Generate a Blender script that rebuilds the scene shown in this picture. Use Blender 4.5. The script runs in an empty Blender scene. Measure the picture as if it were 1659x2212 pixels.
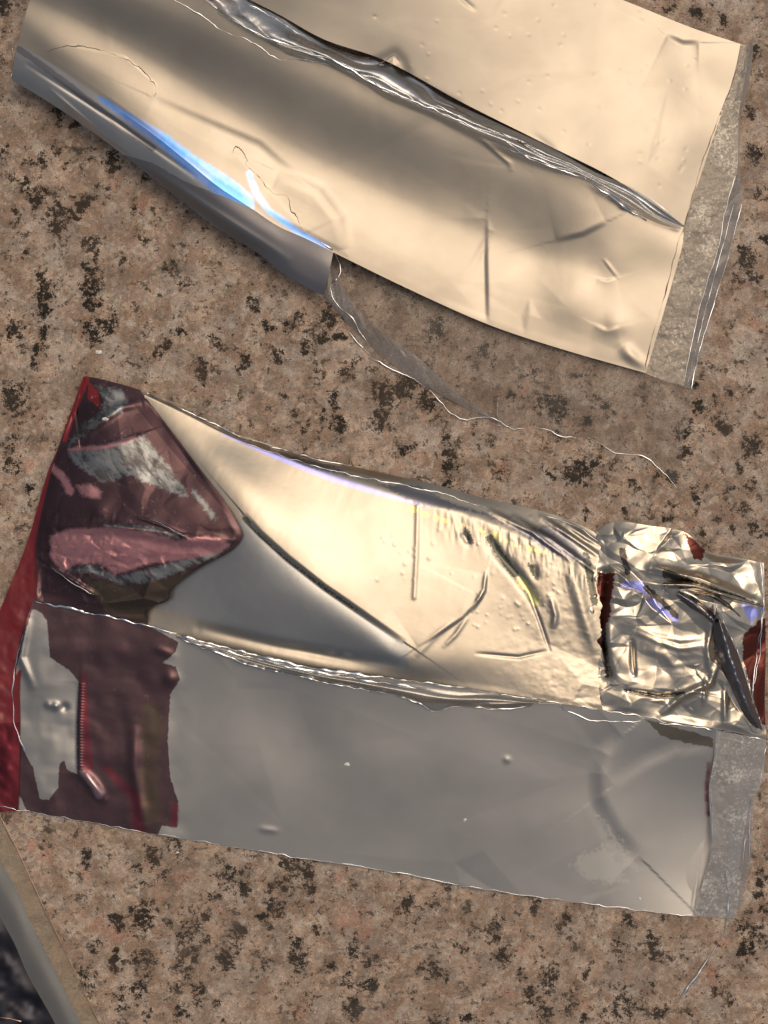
import bpy, math, random
import numpy as np
from mathutils import Vector
sc = bpy.context.scene
COL = sc.collection
S = 1e-4          # one layout unit = 0.1 mm
CX, CY = 829.5, 1106.0
H = 4500.0        # camera height in layout units
# ------------------------------------------------------------------ camera
cam = bpy.data.objects.new('camera', bpy.data.cameras.new('camera'))
COL.objects.link(cam); sc.camera = cam
cam.location = (0, 0, H*S)
cam.data.sensor_fit = 'VERTICAL'; cam.data.sensor_height = 24
cam.data.lens = 24*H/2212.0
cam.data.clip_start = .01; cam.data.clip_end = 100
# ------------------------------------------------------------------ sky and sun
SE, AZ = 68.0, 45.0
w = bpy.data.worlds.new("World"); sc.world = w; w.use_nodes = True; wn = w.node_tree
sky = wn.nodes.new('ShaderNodeTexSky'); sky.sky_type = 'NISHITA'; sky.sun_disc = False
sky.sun_elevation = math.radians(SE); sky.sun_rotation = math.radians(AZ)
sky.dust_density = 7; sky.ozone_density = .2; sky.air_density = 1
hs = wn.nodes.new('ShaderNodeHueSaturation'); hs.inputs['Saturation'].default_value = .5
wn.links.new(sky.outputs[0], hs.inputs['Color']); wn.links.new(hs.outputs[0], wn.nodes['Background'].inputs[0])
wn.nodes['Background'].inputs[1].default_value = .076
sl = bpy.data.lights.new('sun', 'SUN'); sl.energy = .60; sl.angle = math.radians(46); sl.color = (1, .63, .235)
so = bpy.data.objects.new('sun', sl); COL.objects.link(so)
sd = Vector((math.sin(math.radians(AZ))*math.cos(math.radians(SE)), math.cos(math.radians(AZ))*math.cos(math.radians(SE)), math.sin(math.radians(SE))))
so.rotation_euler = sd.to_track_quat('Z', 'Y').to_euler()
sc.view_settings.view_transform = 'Standard'; sc.view_settings.look = 'None'
sc.view_settings.exposure = 0
sc.cycles.max_bounces = 12; sc.cycles.transparent_max_bounces = 24

# ------------------------------------------------------------------ numeric helpers
def hash2(ix, iy, seed):
    n = (ix.astype(np.int64)*374761393 + iy.astype(np.int64)*668265263 + seed*1442695041) & 0x7fffffff
    n = ((n ^ (n >> 13))*1274126177) & 0x7fffffff
    return ((n ^ (n >> 16)) & 0xffff)/65535.0
def vnoise(x, y, s, seed=0):
    x = np.asarray(x, float)/s + 100.3; y = np.asarray(y, float)/s + 57.7
    ix = np.floor(x); iy = np.floor(y); fx = x-ix; fy = y-iy
    fx = fx*fx*fx*(fx*(fx*6-15)+10); fy = fy*fy*fy*(fy*(fy*6-15)+10)
    a = hash2(ix, iy, seed); b = hash2(ix+1, iy, seed); c = hash2(ix, iy+1, seed); d = hash2(ix+1, iy+1, seed)
    return (a+(b-a)*fx+(c-a)*fy+(a-b-c+d)*fx*fy)*2-1
def fbm(x, y, s, o=4, seed=0, g=.5):
    r = 0; a = 1.0
    for k in range(o):
        r = r + a*vnoise(x, y, s, seed+k*17); s = s/2.03; a *= g
    return r
def folds(x, y, s, n=6, seed=1, warp=.25):
    """crumple: sharp creases in many directions"""
    rnd = np.random.RandomState(seed); r = 0
    for k in range(n):
        th = rnd.uniform(0, math.pi); L = s*rnd.uniform(.55, 1.4)
        wx = fbm(x, y, s*1.1, 2, seed+k*31)*warp
        p = (x*math.cos(th)+y*math.sin(th))/L + rnd.uniform(0, 1) + wx*2
        t = np.abs((p % 1)-.5)*2
        r = r + (t-.5)*L/s*(0.4+.6*(vnoise(x, y, s*1.6, seed+k*7+3)*.5+.5))
    return r/n
def facets(x, y, box, n, amp, seed, aniso=(1, 1, 0)):
    """real crumpling: flat triangular facets between randomly raised points"""
    from mathutils.geometry import delaunay_2d_cdt
    rs = np.random.RandomState(seed); x0, y0, x1, y1 = box; mx = (x1-x0)*.15; my = (y1-y0)*.15
    pts = np.stack([rs.uniform(x0-mx, x1+mx, n), rs.uniform(y0-my, y1+my, n)], 1)
    pts = np.r_[pts, [[x0-400, y0-400], [x1+400, y0-400], [x1+400, y1+400], [x0-400, y1+400]]]
    sx, sy, th = aniso; c, s_ = math.cos(th), math.sin(th)
    q = [Vector(((px*c+py*s_)*sx, (-px*s_+py*c)*sy)) for px, py in pts]
    res = delaunay_2d_cdt(q, [], [], 0, 1e-6); tris = res[2]; ov = res[0]; idx = [o[0] for o in res[3]]
    zz = rs.uniform(-1, 1, len(pts))*amp; zz[-4:] = 0
    GX = (x*c+y*s_)*sx; GY = (-x*s_+y*c)*sy; out = np.zeros(np.shape(x)); gx = GX.ravel(); gy = GY.ravel(); of = out.ravel()
    for t in tris:
        a, b, d = [ov[i] for i in t]; za, zb, zd = [zz[idx[i]] for i in t]
        m = np.where((gx >= min(a.x, b.x, d.x)) & (gx <= max(a.x, b.x, d.x)) & (gy >= min(a.y, b.y, d.y)) & (gy <= max(a.y, b.y, d.y)))[0]
        if len(m) == 0: continue
        D = (b.y-d.y)*(a.x-d.x)+(d.x-b.x)*(a.y-d.y)
        if abs(D) < 1e-9: continue
        w0 = ((b.y-d.y)*(gx[m]-d.x)+(d.x-b.x)*(gy[m]-d.y))/D; w1 = ((d.y-a.y)*(gx[m]-d.x)+(a.x-d.x)*(gy[m]-d.y))/D; w2 = 1-w0-w1
        k = (w0 >= -1e-6) & (w1 >= -1e-6) & (w2 >= -1e-6); of[m[k]] = w0[k]*za+w1[k]*zb+w2[k]*zd
    return of.reshape(np.shape(x))
def sstep(a, b, x):
    t = np.clip((x-a)/(b-a), 0, 1); return t*t*(3-2*t)
def pdist(x, y, poly):
    """distance to a polyline, parameter along it (0..1) and signed side"""
    P = np.array([p[:2] for p in poly], float); best = np.full(np.shape(x), 1e9); T = np.zeros(np.shape(x)); Sg = np.zeros(np.shape(x))
    seg = np.hypot(*(P[1:]-P[:-1]).T); cum = np.r_[0, np.cumsum(seg)]
    for i in range(len(P)-1):
        d = P[i+1]-P[i]; t = np.clip(((x-P[i, 0])*d[0]+(y-P[i, 1])*d[1])/max(1e-6, d@d), 0, 1)
        dx = x-(P[i, 0]+t*d[0]); dy = y-(P[i, 1]+t*d[1]); D = np.hypot(dx, dy)
        m = D < best; best = np.where(m, D, best); T = np.where(m, (cum[i]+t*seg[i])/cum[-1], T)
        Sg = np.where(m, np.sign(d[0]*dy-d[1]*dx), Sg)
    return best, T, Sg
def inside(x, y, poly):
    """signed distance to a closed polygon, positive inside"""
    P = np.array(poly, float); c = np.zeros(np.shape(x), bool); n = len(P)
    for i in range(n):
        x0, y0 = P[i]; x1, y1 = P[(i+1) % n]
        c ^= ((y0 > y) != (y1 > y)) & (x < (x1-x0)*(y-y0)/((y1-y0) if y1 != y0 else 1e-9)+x0)
    d, _, _ = pdist(x, y, list(poly)+[poly[0]])
    return np.where(c, d, -d)
def crease(x, y, poly, wd, h, taper=True):
    d, t, _ = pdist(x, y, poly)
    a = np.sin(np.clip(t, .02, .98)*math.pi)**.5 if taper else 1
    return h*a*np.exp(-(d/wd)**2)
def ledge(x, y, poly, wd, h, reach=60):
    """a small step: one side of the line sits h higher, fading away from the line"""
    d, t, s = pdist(x, y, poly); a = np.sin(np.clip(t, .01, .99)*math.pi)**.5
    return h*a*sstep(-wd, wd, d*s)*np.exp(-d/reach)
def bump(x, y, cx, cy, r, h):
    return h*np.exp(-((x-cx)**2+(y-cy)**2)/(r*r))
def spl(P, n, smooth=True):
    P = np.array(P, float)
    if len(P) == 2: t = np.linspace(0, 1, n)[:, None]; return P[0]*(1-t)+P[1]*t
    seg = np.hypot(*(P[1:, :2]-P[:-1, :2]).T)+1e-6; cum = np.r_[0, np.cumsum(seg)]
    t = np.linspace(0, cum[-1], n)
    if not smooth: return np.stack([np.interp(t, cum, P[:, k]) for k in range(P.shape[1])], 1)
    m = np.empty_like(P); m[1:-1] = (P[2:]-P[:-2])/(cum[2:]-cum[:-2])[:, None]
    m[0] = (P[1]-P[0])/seg[0]; m[-1] = (P[-1]-P[-2])/seg[-1]
    i = np.clip(np.searchsorted(cum, t, 'right')-1, 0, len(P)-2); h = (cum[i+1]-cum[i])[:, None]; u = ((t-cum[i])/h[:, 0])[:, None]
    return (2*u**3-3*u**2+1)*P[i]+(u**3-2*u**2+u)*h*m[i]+(-2*u**3+3*u**2)*P[i+1]+(u**3-u**2)*h*m[i+1]
def world(X, Y, Z):
    f = (1-np.asarray(Z)/H)*S
    return np.stack([(X-CX)*f, (CY-Y)*f, Z*S], -1)

# ------------------------------------------------------------------ object helpers
HM = {}
def raster(parent, X, Y, Z):
    k = parent.name if parent else ''
    h = HM.setdefault(k, np.full((520, 400), -1.0))
    i = np.clip(((Y+150)/5).astype(int), 0, 519).ravel(); j = np.clip(((X+150)/5).astype(int), 0, 399).ravel()
    np.maximum.at(h, (i, j), Z.ravel())
def zat(parent, x, y):
    h = HM[parent.name]; i = np.clip(((np.asarray(y)+150)/5).astype(int), 0, 519); j = np.clip(((np.asarray(x)+150)/5).astype(int), 0, 399)
    z = h[i, j]; return z
def link(name, me, mat, parent=None):
    o = bpy.data.objects.new(name, me); COL.objects.link(o)
    if mat: me.materials.append(getattr(mat, 'm', mat))
    if parent: o.parent = parent
    return o
def gridmesh(name, co, attrs=None):
    nv, nu = co.shape[:2]; me = bpy.data.meshes.new(name)
    me.vertices.add(nu*nv); me.vertices.foreach_set('co', co.reshape(-1).astype(np.float32))
    a = (np.arange(nv-1)[:, None]*nu+np.arange(nu-1)[None, :]).reshape(-1)
    q = np.stack([a, a+nu, a+nu+1, a+1], 1).reshape(-1); nf = len(a)
    me.loops.add(nf*4); me.loops.foreach_set('vertex_index', q.astype(np.int32))
    me.polygons.add(nf); me.polygons.foreach_set('loop_start', np.arange(0, nf*4, 4, dtype=np.int32))
    me.polygons.foreach_set('loop_total', np.full(nf, 4, np.int32))
    me.polygons.foreach_set('use_smooth', np.ones(nf, bool))
    for k, v in (attrs or {}).items():
        at = me.attributes.new(k, 'FLOAT', 'POINT'); at.data.foreach_set('value', np.broadcast_to(v, (nv, nu)).reshape(-1).astype(np.float32))
    me.update(); me.validate()
    return me
def patch(name, rows, nu, nv, mat, parent=None, dz=None, attrs=None, smooth_v=True, warp=None, lift=0):
    """a sheet lofted through guide curves rows[k] = [(x, y, z), ...]"""
    R = np.stack([spl(r, nu) for r in rows])
    K = len(rows)
    mid = np.hypot(R[1:, :, 0]-R[:-1, :, 0], R[1:, :, 1]-R[:-1, :, 1]).mean(1)+np.abs(R[1:, :, 2]-R[:-1, :, 2]).mean(1)
    cum = np.r_[0, np.cumsum(mid)]; t = np.linspace(0, cum[-1], nv)
    i = np.clip(np.searchsorted(cum, t, 'right')-1, 0, K-2); h = (cum[i+1]-cum[i])[:, None, None]; u = ((t-cum[i])/h[:, 0, 0])[:, None, None]
    if smooth_v and K > 2:
        m = np.empty_like(R); dc = (cum[2:]-cum[:-2])[:, None, None]; m[1:-1] = (R[2:]-R[:-2])/dc
        m[0] = (R[1]-R[0])/mid[0]; m[-1] = (R[-1]-R[-2])/mid[-1]
        G = (2*u**3-3*u**2+1)*R[i]+(u**3-2*u**2+u)*h*m[i]+(-2*u**3+3*u**2)*R[i+1]+(u**3-u**2)*h*m[i+1]
    else:
        G = R[i]*(1-u)+R[i+1]*u
    X, Y, Z = G[..., 0], G[..., 1], G[..., 2]
    U, V = np.meshgrid(np.linspace(0, 1, nu), np.linspace(0, 1, nv))
    if warp: X, Y = warp(X, Y, U, V)
    if dz is not None: Z = Z+dz(X, Y, U, V)
    if lift: Z = Z+lift*(1-sstep(450, 1150, X))
    Z = np.maximum(Z, .8)
    A = {k: f(X, Y, U, V) for k, f in (attrs or {}).items()}
    raster(parent, X, Y, Z)
    A['pu'] = U; A['pv'] = V
    return link(name, gridmesh(name, world(X, Y, Z), A), mat, parent)
def lines(name, polys, mat, parent=None, r=1.2, jit=1.0, seed=0, sub=6, flat=.6):
    """fine film edges: a thin bead along each polyline (x, y, z), each an object"""
    rs = np.random.RandomState(seed); NS = 6
    for item in polys:
        vs = []; fs = []
        pl, rr = item if isinstance(item, tuple) and len(item) == 2 and isinstance(item[1], float) else (item, r)
        P = np.array(pl, float); L = np.hypot(*(P[1:, :2]-P[:-1, :2]).T).sum()
        n = max(4, int(L/sub)); Q = spl(P, n)
        s = np.linspace(0, L, n); seed += 1
        Q[:, 0] += vnoise(s, s*0+seed*3, 22, seed)*jit*1.5+rs.randn(n)*jit*.25; Q[:, 1] += vnoise(s, s*0+9, 17, seed+5)*jit*1.5+rs.randn(n)*jit*.25
        zz = zat(parent, Q[:, 0], Q[:, 1]); zz = np.where(zz < 0, Q[:, 2]*.3+1, zz+.3)
        zz = np.convolve(np.pad(zz, 2, 'edge'), np.ones(5)/5, 'valid') if n > 5 else zz
        Q[:, 2] = zz
        rad = rr*.8*np.clip(.75+.9*vnoise(s, s*0+5, 38, seed+2)+.5*vnoise(s, s*0+1, 11, seed+6), .14, 1.8)*np.clip(np.minimum(s, L-s)/30+.15, 0, 1)
        T = np.gradient(Q[:, :2], axis=0); T /= np.hypot(T[:, 0], T[:, 1])[:, None]+1e-9
        for k in range(NS):
            a = 2*math.pi*k/NS
            vs.append(np.stack([Q[:, 0]-T[:, 1]*math.cos(a)*rad, Q[:, 1]+T[:, 0]*math.cos(a)*rad, np.maximum(.4, Q[:, 2]+math.sin(a)*rad*flat)], 1))
        for i in range(n-1):
            for k in range(NS):
                k2 = (k+1) % NS; fs.append((k*n+i, k*n+i+1, k2*n+i+1, k2*n+i))
        V = np.concatenate(vs); W = world(V[:, 0], V[:, 1], V[:, 2])
        me = bpy.data.meshes.new(name); me.from_pydata(W.tolist(), [], fs); me.polygons.foreach_set('use_smooth', np.ones(len(fs), bool)); me.update()
        link(name, me, mat, parent)
def thing(name, label, cat, x, y, group=None):
    o = bpy.data.objects.new(name, None); COL.objects.link(o); o.empty_display_size = .01
    o['label'] = label; o['category'] = cat
    if group: o['group'] = group
    return o

# ------------------------------------------------------------------ material helpers
class MT:
    def __init__(s, name):
        s.m = bpy.data.materials.new(name); s.m.use_nodes = True; s.t = s.m.node_tree; s.b = s.t.nodes['Principled BSDF']
        s.tc = s.n('ShaderNodeTexCoord').outputs['Object']
    def n(s, ty, **kw):
        k = s.t.nodes.new(ty)
        for a, b in kw.items(): setattr(k, a, b)
        return k
    def l(s, a, b): s.t.links.new(a, b)
    def put(s, sock, v):
        if isinstance(v, (int, float)): sock.default_value = v
        elif isinstance(v, tuple): sock.default_value = (*v, 1) if len(v) == 3 and len(sock.default_value) == 4 else v
        else: s.l(v, sock)
    def noise(s, size, detail=4, rough=.5, dist=0, off=(0, 0, 0), stretch=None, rot=0):
        """size in layout units"""
        mp = s.n('ShaderNodeMapping'); s.l(s.tc, mp.inputs[0]); k = 1/(size*S)
        mp.inputs['Scale'].default_value = (k, k, k) if not stretch else (k*stretch[0], k*stretch[1], k)
        mp.inputs['Location'].default_value = off
        src = mp
        if rot:
            m0 = s.n('ShaderNodeMapping'); s.l(s.tc, m0.inputs[0]); m0.inputs['Rotation'].default_value = (0, 0, rot); s.l(m0.outputs[0], mp.inputs[0])
        k = s.n('ShaderNodeTexNoise'); s.l(src.outputs[0], k.inputs['Vector']); k.inputs['Scale'].default_value = 1
        k.inputs['Detail'].default_value = detail; k.inputs['Roughness'].default_value = rough; k.inputs['Distortion'].default_value = dist
        return k.outputs['Fac']
    def vor(s, size, feat='F1', off=(0, 0, 0), out='Distance', rnd=1):
        mp = s.n('ShaderNodeMapping'); s.l(s.tc, mp.inputs[0]); k = 1/(size*S); mp.inputs['Scale'].default_value = (k, k, k); mp.inputs['Location'].default_value = off
        v = s.n('ShaderNodeTexVoronoi', feature=feat); s.l(mp.outputs[0], v.inputs['Vector']); v.inputs['Scale'].default_value = 1; v.inputs['Randomness'].default_value = rnd
        return v.outputs[out]
    def grains(s, size, warp, off):
        mp = s.n('ShaderNodeMapping'); s.l(s.tc, mp.inputs[0]); k = 1/(size*S); mp.inputs['Scale'].default_value = (k, k, k); mp.inputs['Location'].default_value = off
        nz = s.n('ShaderNodeTexNoise'); s.l(mp.outputs[0], nz.inputs['Vector']); nz.inputs['Scale'].default_value = 1.7; nz.inputs['Detail'].default_value = 4
        vm = s.n('ShaderNodeVectorMath', operation='MULTIPLY_ADD'); s.l(nz.outputs['Color'], vm.inputs[0]); vm.inputs[1].default_value = (warp/size*3,)*3; s.l(mp.outputs[0], vm.inputs[2])
        v = s.n('ShaderNodeTexVoronoi'); s.l(vm.outputs[0], v.inputs['Vector']); v.inputs['Scale'].default_value = 1
        sp = s.n('ShaderNodeSeparateColor'); s.l(v.outputs['Color'], sp.inputs[0]); return sp.outputs[0]
    def math(s, op, a, b=0.0, c=None, clamp=False):
        k = s.n('ShaderNodeMath', operation=op, use_clamp=clamp); s.put(k.inputs[0], a); s.put(k.inputs[1], b)
        if c is not None: s.put(k.inputs[2], c)
        return k.outputs[0]
    def ss(s, v, a, b, lo=0.0, hi=1.0):
        k = s.n('ShaderNodeMapRange', interpolation_type='SMOOTHSTEP'); s.put(k.inputs[0], v)
        k.inputs[1].default_value = a; k.inputs[2].default_value = b; k.inputs[3].default_value = lo; k.inputs[4].default_value = hi
        return k.outputs[0]
    def mix(s, f, a, b):
        k = s.n('ShaderNodeMix', data_type='RGBA'); s.put(k.inputs[0], f); s.put(k.inputs[6], a); s.put(k.inputs[7], b); return k.outputs[2]
    def mixf(s, f, a, b):
        k = s.n('ShaderNodeMix', data_type='FLOAT'); s.put(k.inputs[0], f); s.put(k.inputs[2], a); s.put(k.inputs[3], b); return k.outputs[0]
    def attr(s, name): return s.n('ShaderNodeAttribute', attribute_name=name).outputs['Fac']
    def bump(s, h, dist, strength=1.0, normal=None):
        k = s.n('ShaderNodeBump'); k.inputs['Strength'].default_value = strength; k.inputs['Distance'].default_value = dist*S
        s.put(k.inputs['Height'], h)
        if normal: s.l(normal, k.inputs['Normal'])
        return k.outputs[0]
    def set(s, **kw):
        for k, v in kw.items(): s.put(s.b.inputs[k.replace('_', ' ')], v)
        return s

def granite_mat():
    m = MT('polished_granite')
    spot = m.attr('spot'); pink = m.attr('pink')
    n1 = m.noise(26, 6, .62); n2 = m.noise(11, 6, .74, .2, (3, 1, 2)); n3 = m.noise(70, 5, .6, 0, (7, 2, 1)); n4 = m.noise(3.2, 4, .7, 0, (1, 9, 4))
    n5 = m.noise(170, 4, .55, 0, (4, 4, 4)); n6 = m.noise(24, 5, .68, 0, (14, 3, 4))
    g1 = m.grains(17, 5, (0, 0, 0)); g2 = m.grains(7, 2.5, (5, 2, 0)); g3 = m.grains(34, 12, (1, 7, 0))
    beige = m.mix(m.ss(m.math('ADD', n3, m.math('MULTIPLY', m.math('SUBTRACT', g3, .5), .25)), .36, .66), (.37, .255, .18), (.70, .53, .40))
    beige = m.mix(m.ss(m.math('ADD', m.noise(40, 6, .64, 0, (11, 3, 5)), m.math('MULTIPLY', m.math('SUBTRACT', g1, .5), .18)), .52, .62, 0, .8), beige, (.72, .63, .53))
    beige = m.mix(m.ss(m.math('ADD', m.noise(46, 6, .66, 0, (2, 13, 8)), m.math('MULTIPLY', m.math('SUBTRACT', g1, .5), .2)), .52, .62, 0, .7), beige, (.25, .185, .14))
    beige = m.mix(m.ss(m.math('ADD', m.noise(95, 4, .6, 0, (3, 33, 8)), m.math('MULTIPLY', m.math('SUBTRACT', g3, .5), .2)), .50, .66, 0, .5), beige, (.46, .42, .38))
    beige = m.mix(m.ss(m.math('ADD', m.noise(62, 6, .66, 0, (8, 23, 2)), m.math('MULTIPLY', m.math('SUBTRACT', g1, .5), .1)), .50, .62, 0, .55), beige, (.19, .145, .105))
    beige = m.mix(m.ss(m.noise(75, 6, .68, 0, (28, 3, 2)), .52, .62, 0, .6), beige, (.70, .60, .50))
    pf = m.math('ADD', pink, m.math('MULTIPLY', m.math('SUBTRACT', n1, .5), 1.9))
    beige = m.mix(m.ss(pf, .3, 1.0, 0, .55), beige, (.60, .29, .20))
    beige = m.mix(m.ss(m.math('ADD', m.noise(34, 4, .6, 0, (9, 9, 2)), m.math('MULTIPLY', g1, .1)), .58, .74, 0, .4), beige, (.52, .30, .20))
    beige = m.mix(m.ss(n4, .42, .60, .0, .42), beige, (.22, .16, .12))
    beige = m.mix(m.ss(n2, .56, .66, .0, .5), beige, (.15, .105, .08))
    beige = m.mix(m.ss(m.noise(5, 3, .6, 0, (6, 6, 1)), .56, .66, 0, .4), beige, (.74, .63, .54))
    beige = m.mix(m.ss(g2, .25, .9, .28, 0), beige, (.12, .09, .07))
    lace = m.math('SUBTRACT', 1.0, m.math('MULTIPLY', m.math('ABSOLUTE', m.math('SUBTRACT', m.noise(17, 5, .6, .5, (31, 3, 4)), .5)), 7.0))
    f = m.math('ADD', spot, m.math('MULTIPLY', m.math('MAXIMUM', lace, -.6), .30))
    f = m.math('ADD', f, m.math('MULTIPLY', m.math('SUBTRACT', n2, .5), 2.6))
    f = m.math('ADD', f, m.math('MULTIPLY', m.math('SUBTRACT', n6, .5), 2.2))
    f = m.math('ADD', f, m.math('MULTIPLY', m.math('SUBTRACT', n4, .5), 2.0))
    f = m.math('ADD', f, m.math('MULTIPLY', m.math('SUBTRACT', g2, .5), .5))
    g = m.math('ADD', m.math('MULTIPLY', m.noise(42, 6, .78, 0, (21, 4, 9)), .75), m.math('ADD', m.math('MULTIPLY', n2, .36), m.math('MULTIPLY', m.math('MAXIMUM', lace, -.5), .03)))
    c = m.mix(m.ss(f, .10, .60, 0, .55), beige, (.10, .07, .05))
    c = m.mix(m.ss(g, .62, .67, 0, .88), c, (.05, .042, .034))
    c = m.mix(m.ss(f, .52, .64, 0, 1), c, m.mix(m.ss(n1, .4, .6), (.010, .013, .010), (.030, .024, .020)))
    c = m.mix(m.ss(n5, .3, .7, .25, 0), c, (.19, .135, .10))
    m.set(Base_Color=c, Roughness=.42, Specular_IOR_Level=.07)
    m.l(m.bump(m.math('ADD', m.noise(14, 5, .6), n4), .25), m.b.inputs['Normal'])
    return m.m

FOIL = (.455, .40, .325)
def foil_mat(name, base=FOIL, rough=.42, layers=(), grain=.35, micro=1.2, var=.12, film=0, dirt=0):
    """layers: (attr, colour, roughness, metallic, edge noise size, edge noise amount)"""
    m = MT(name)
    col = m.mix(m.ss(m.noise(90, 3, .5, .3), .3, .7), tuple(c*(1-var*.35) for c in base), tuple(min(1, c*(1+var*.35)) for c in base))
    ro = m.mixf(m.noise(45, 4, .6, .4, (3, 3, 3)), rough-.02, rough+.02); me = 1.0; mev = None
    for (at, c2, r2, m2, ns, na) in layers:
        d = m.math('ADD', m.attr(at), m.math('MULTIPLY', m.math('SUBTRACT', m.noise(ns, 5, .65, .5, (len(at), 2, 1)), .5), na*2))
        sf = 1.2 if at not in ('silver', 'pinks', 'rose', 'brown', 'refl') else 5.0
        f = m.ss(d, -sf, sf)
        if callable(c2): c2 = c2(m, d)
        col = m.mix(f, col, c2); ro = m.mixf(f, ro, r2)
        mev = m.mixf(f, 1.0 if mev is None else mev, m2)
    if dirt:
        f = m.ss(m.noise(14, 6, .75, .5, (8, 1, 8)), .60, .70, 0, dirt); col = m.mix(f, col, (.7, .68, .64)); ro = m.mixf(f, ro, .6)
    m.set(Base_Color=col, Roughness=ro, Metallic=1.0 if mev is None else mev)
    nb = m.bump(m.noise(46, 3, .45, .2, (5, 8, 1)), micro*.28)
    nb = m.bump(m.noise(7, 3, .6, 0, (1, 1, 1)), grain*.10, 1, nb)
    m.l(nb, m.b.inputs['Normal'])
    if film: m.set(Coat_Weight=film, Coat_Roughness=.08)
    return m
def film_mat(name, tint=(.82, .82, .82), gloss=.3, rough=.12, haze=.12, hazecol=(.55, .5, .45), metal=0, wr=10, wamp=1.0, smudge=0.0):
    """clear packaging film: see-through, with gloss and a little milky haze"""
    m = MT(name); t = m.t
    tr = m.n('ShaderNodeBsdfTransparent'); tr.inputs[0].default_value = (*tint, 1)
    m.set(Base_Color=hazecol, Roughness=rough, Metallic=metal, Specular_IOR_Level=.8)
    nb = m.bump(m.noise(wr, 4, .6, .6), wamp); m.l(nb, m.b.inputs['Normal'])
    fr = m.n('ShaderNodeLayerWeight'); fr.inputs['Blend'].default_value = .35; m.l(nb, fr.inputs['Normal'])
    f = m.math('ADD', m.math('MULTIPLY', fr.outputs['Facing'], gloss), haze, clamp=True)
    if smudge:
        sm = m.ss(m.math('MULTIPLY_ADD', m.noise(70, 3, .6, 0, (2, 2, 7)), .5, m.math('MULTIPLY', m.noise(6, 5, .7, 0, (4, 7, 7)), .7)), .60, .74, 0, smudge)
        f = m.math('ADD', f, sm, clamp=True); m.set(Base_Color=m.mix(m.math('MULTIPLY', sm, 1.6, clamp=True), hazecol, (.80, .74, .64)), Roughness=m.mixf(sm, rough, .6))
    mx = m.n('ShaderNodeMixShader'); m.l(f, mx.inputs[0]); m.l(tr.outputs[0], mx.inputs[1]); m.l(m.b.outputs[0], mx.inputs[2])
    m.l(mx.outputs[0], t.nodes['Material Output'].inputs['Surface'])
    return m.m

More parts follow.
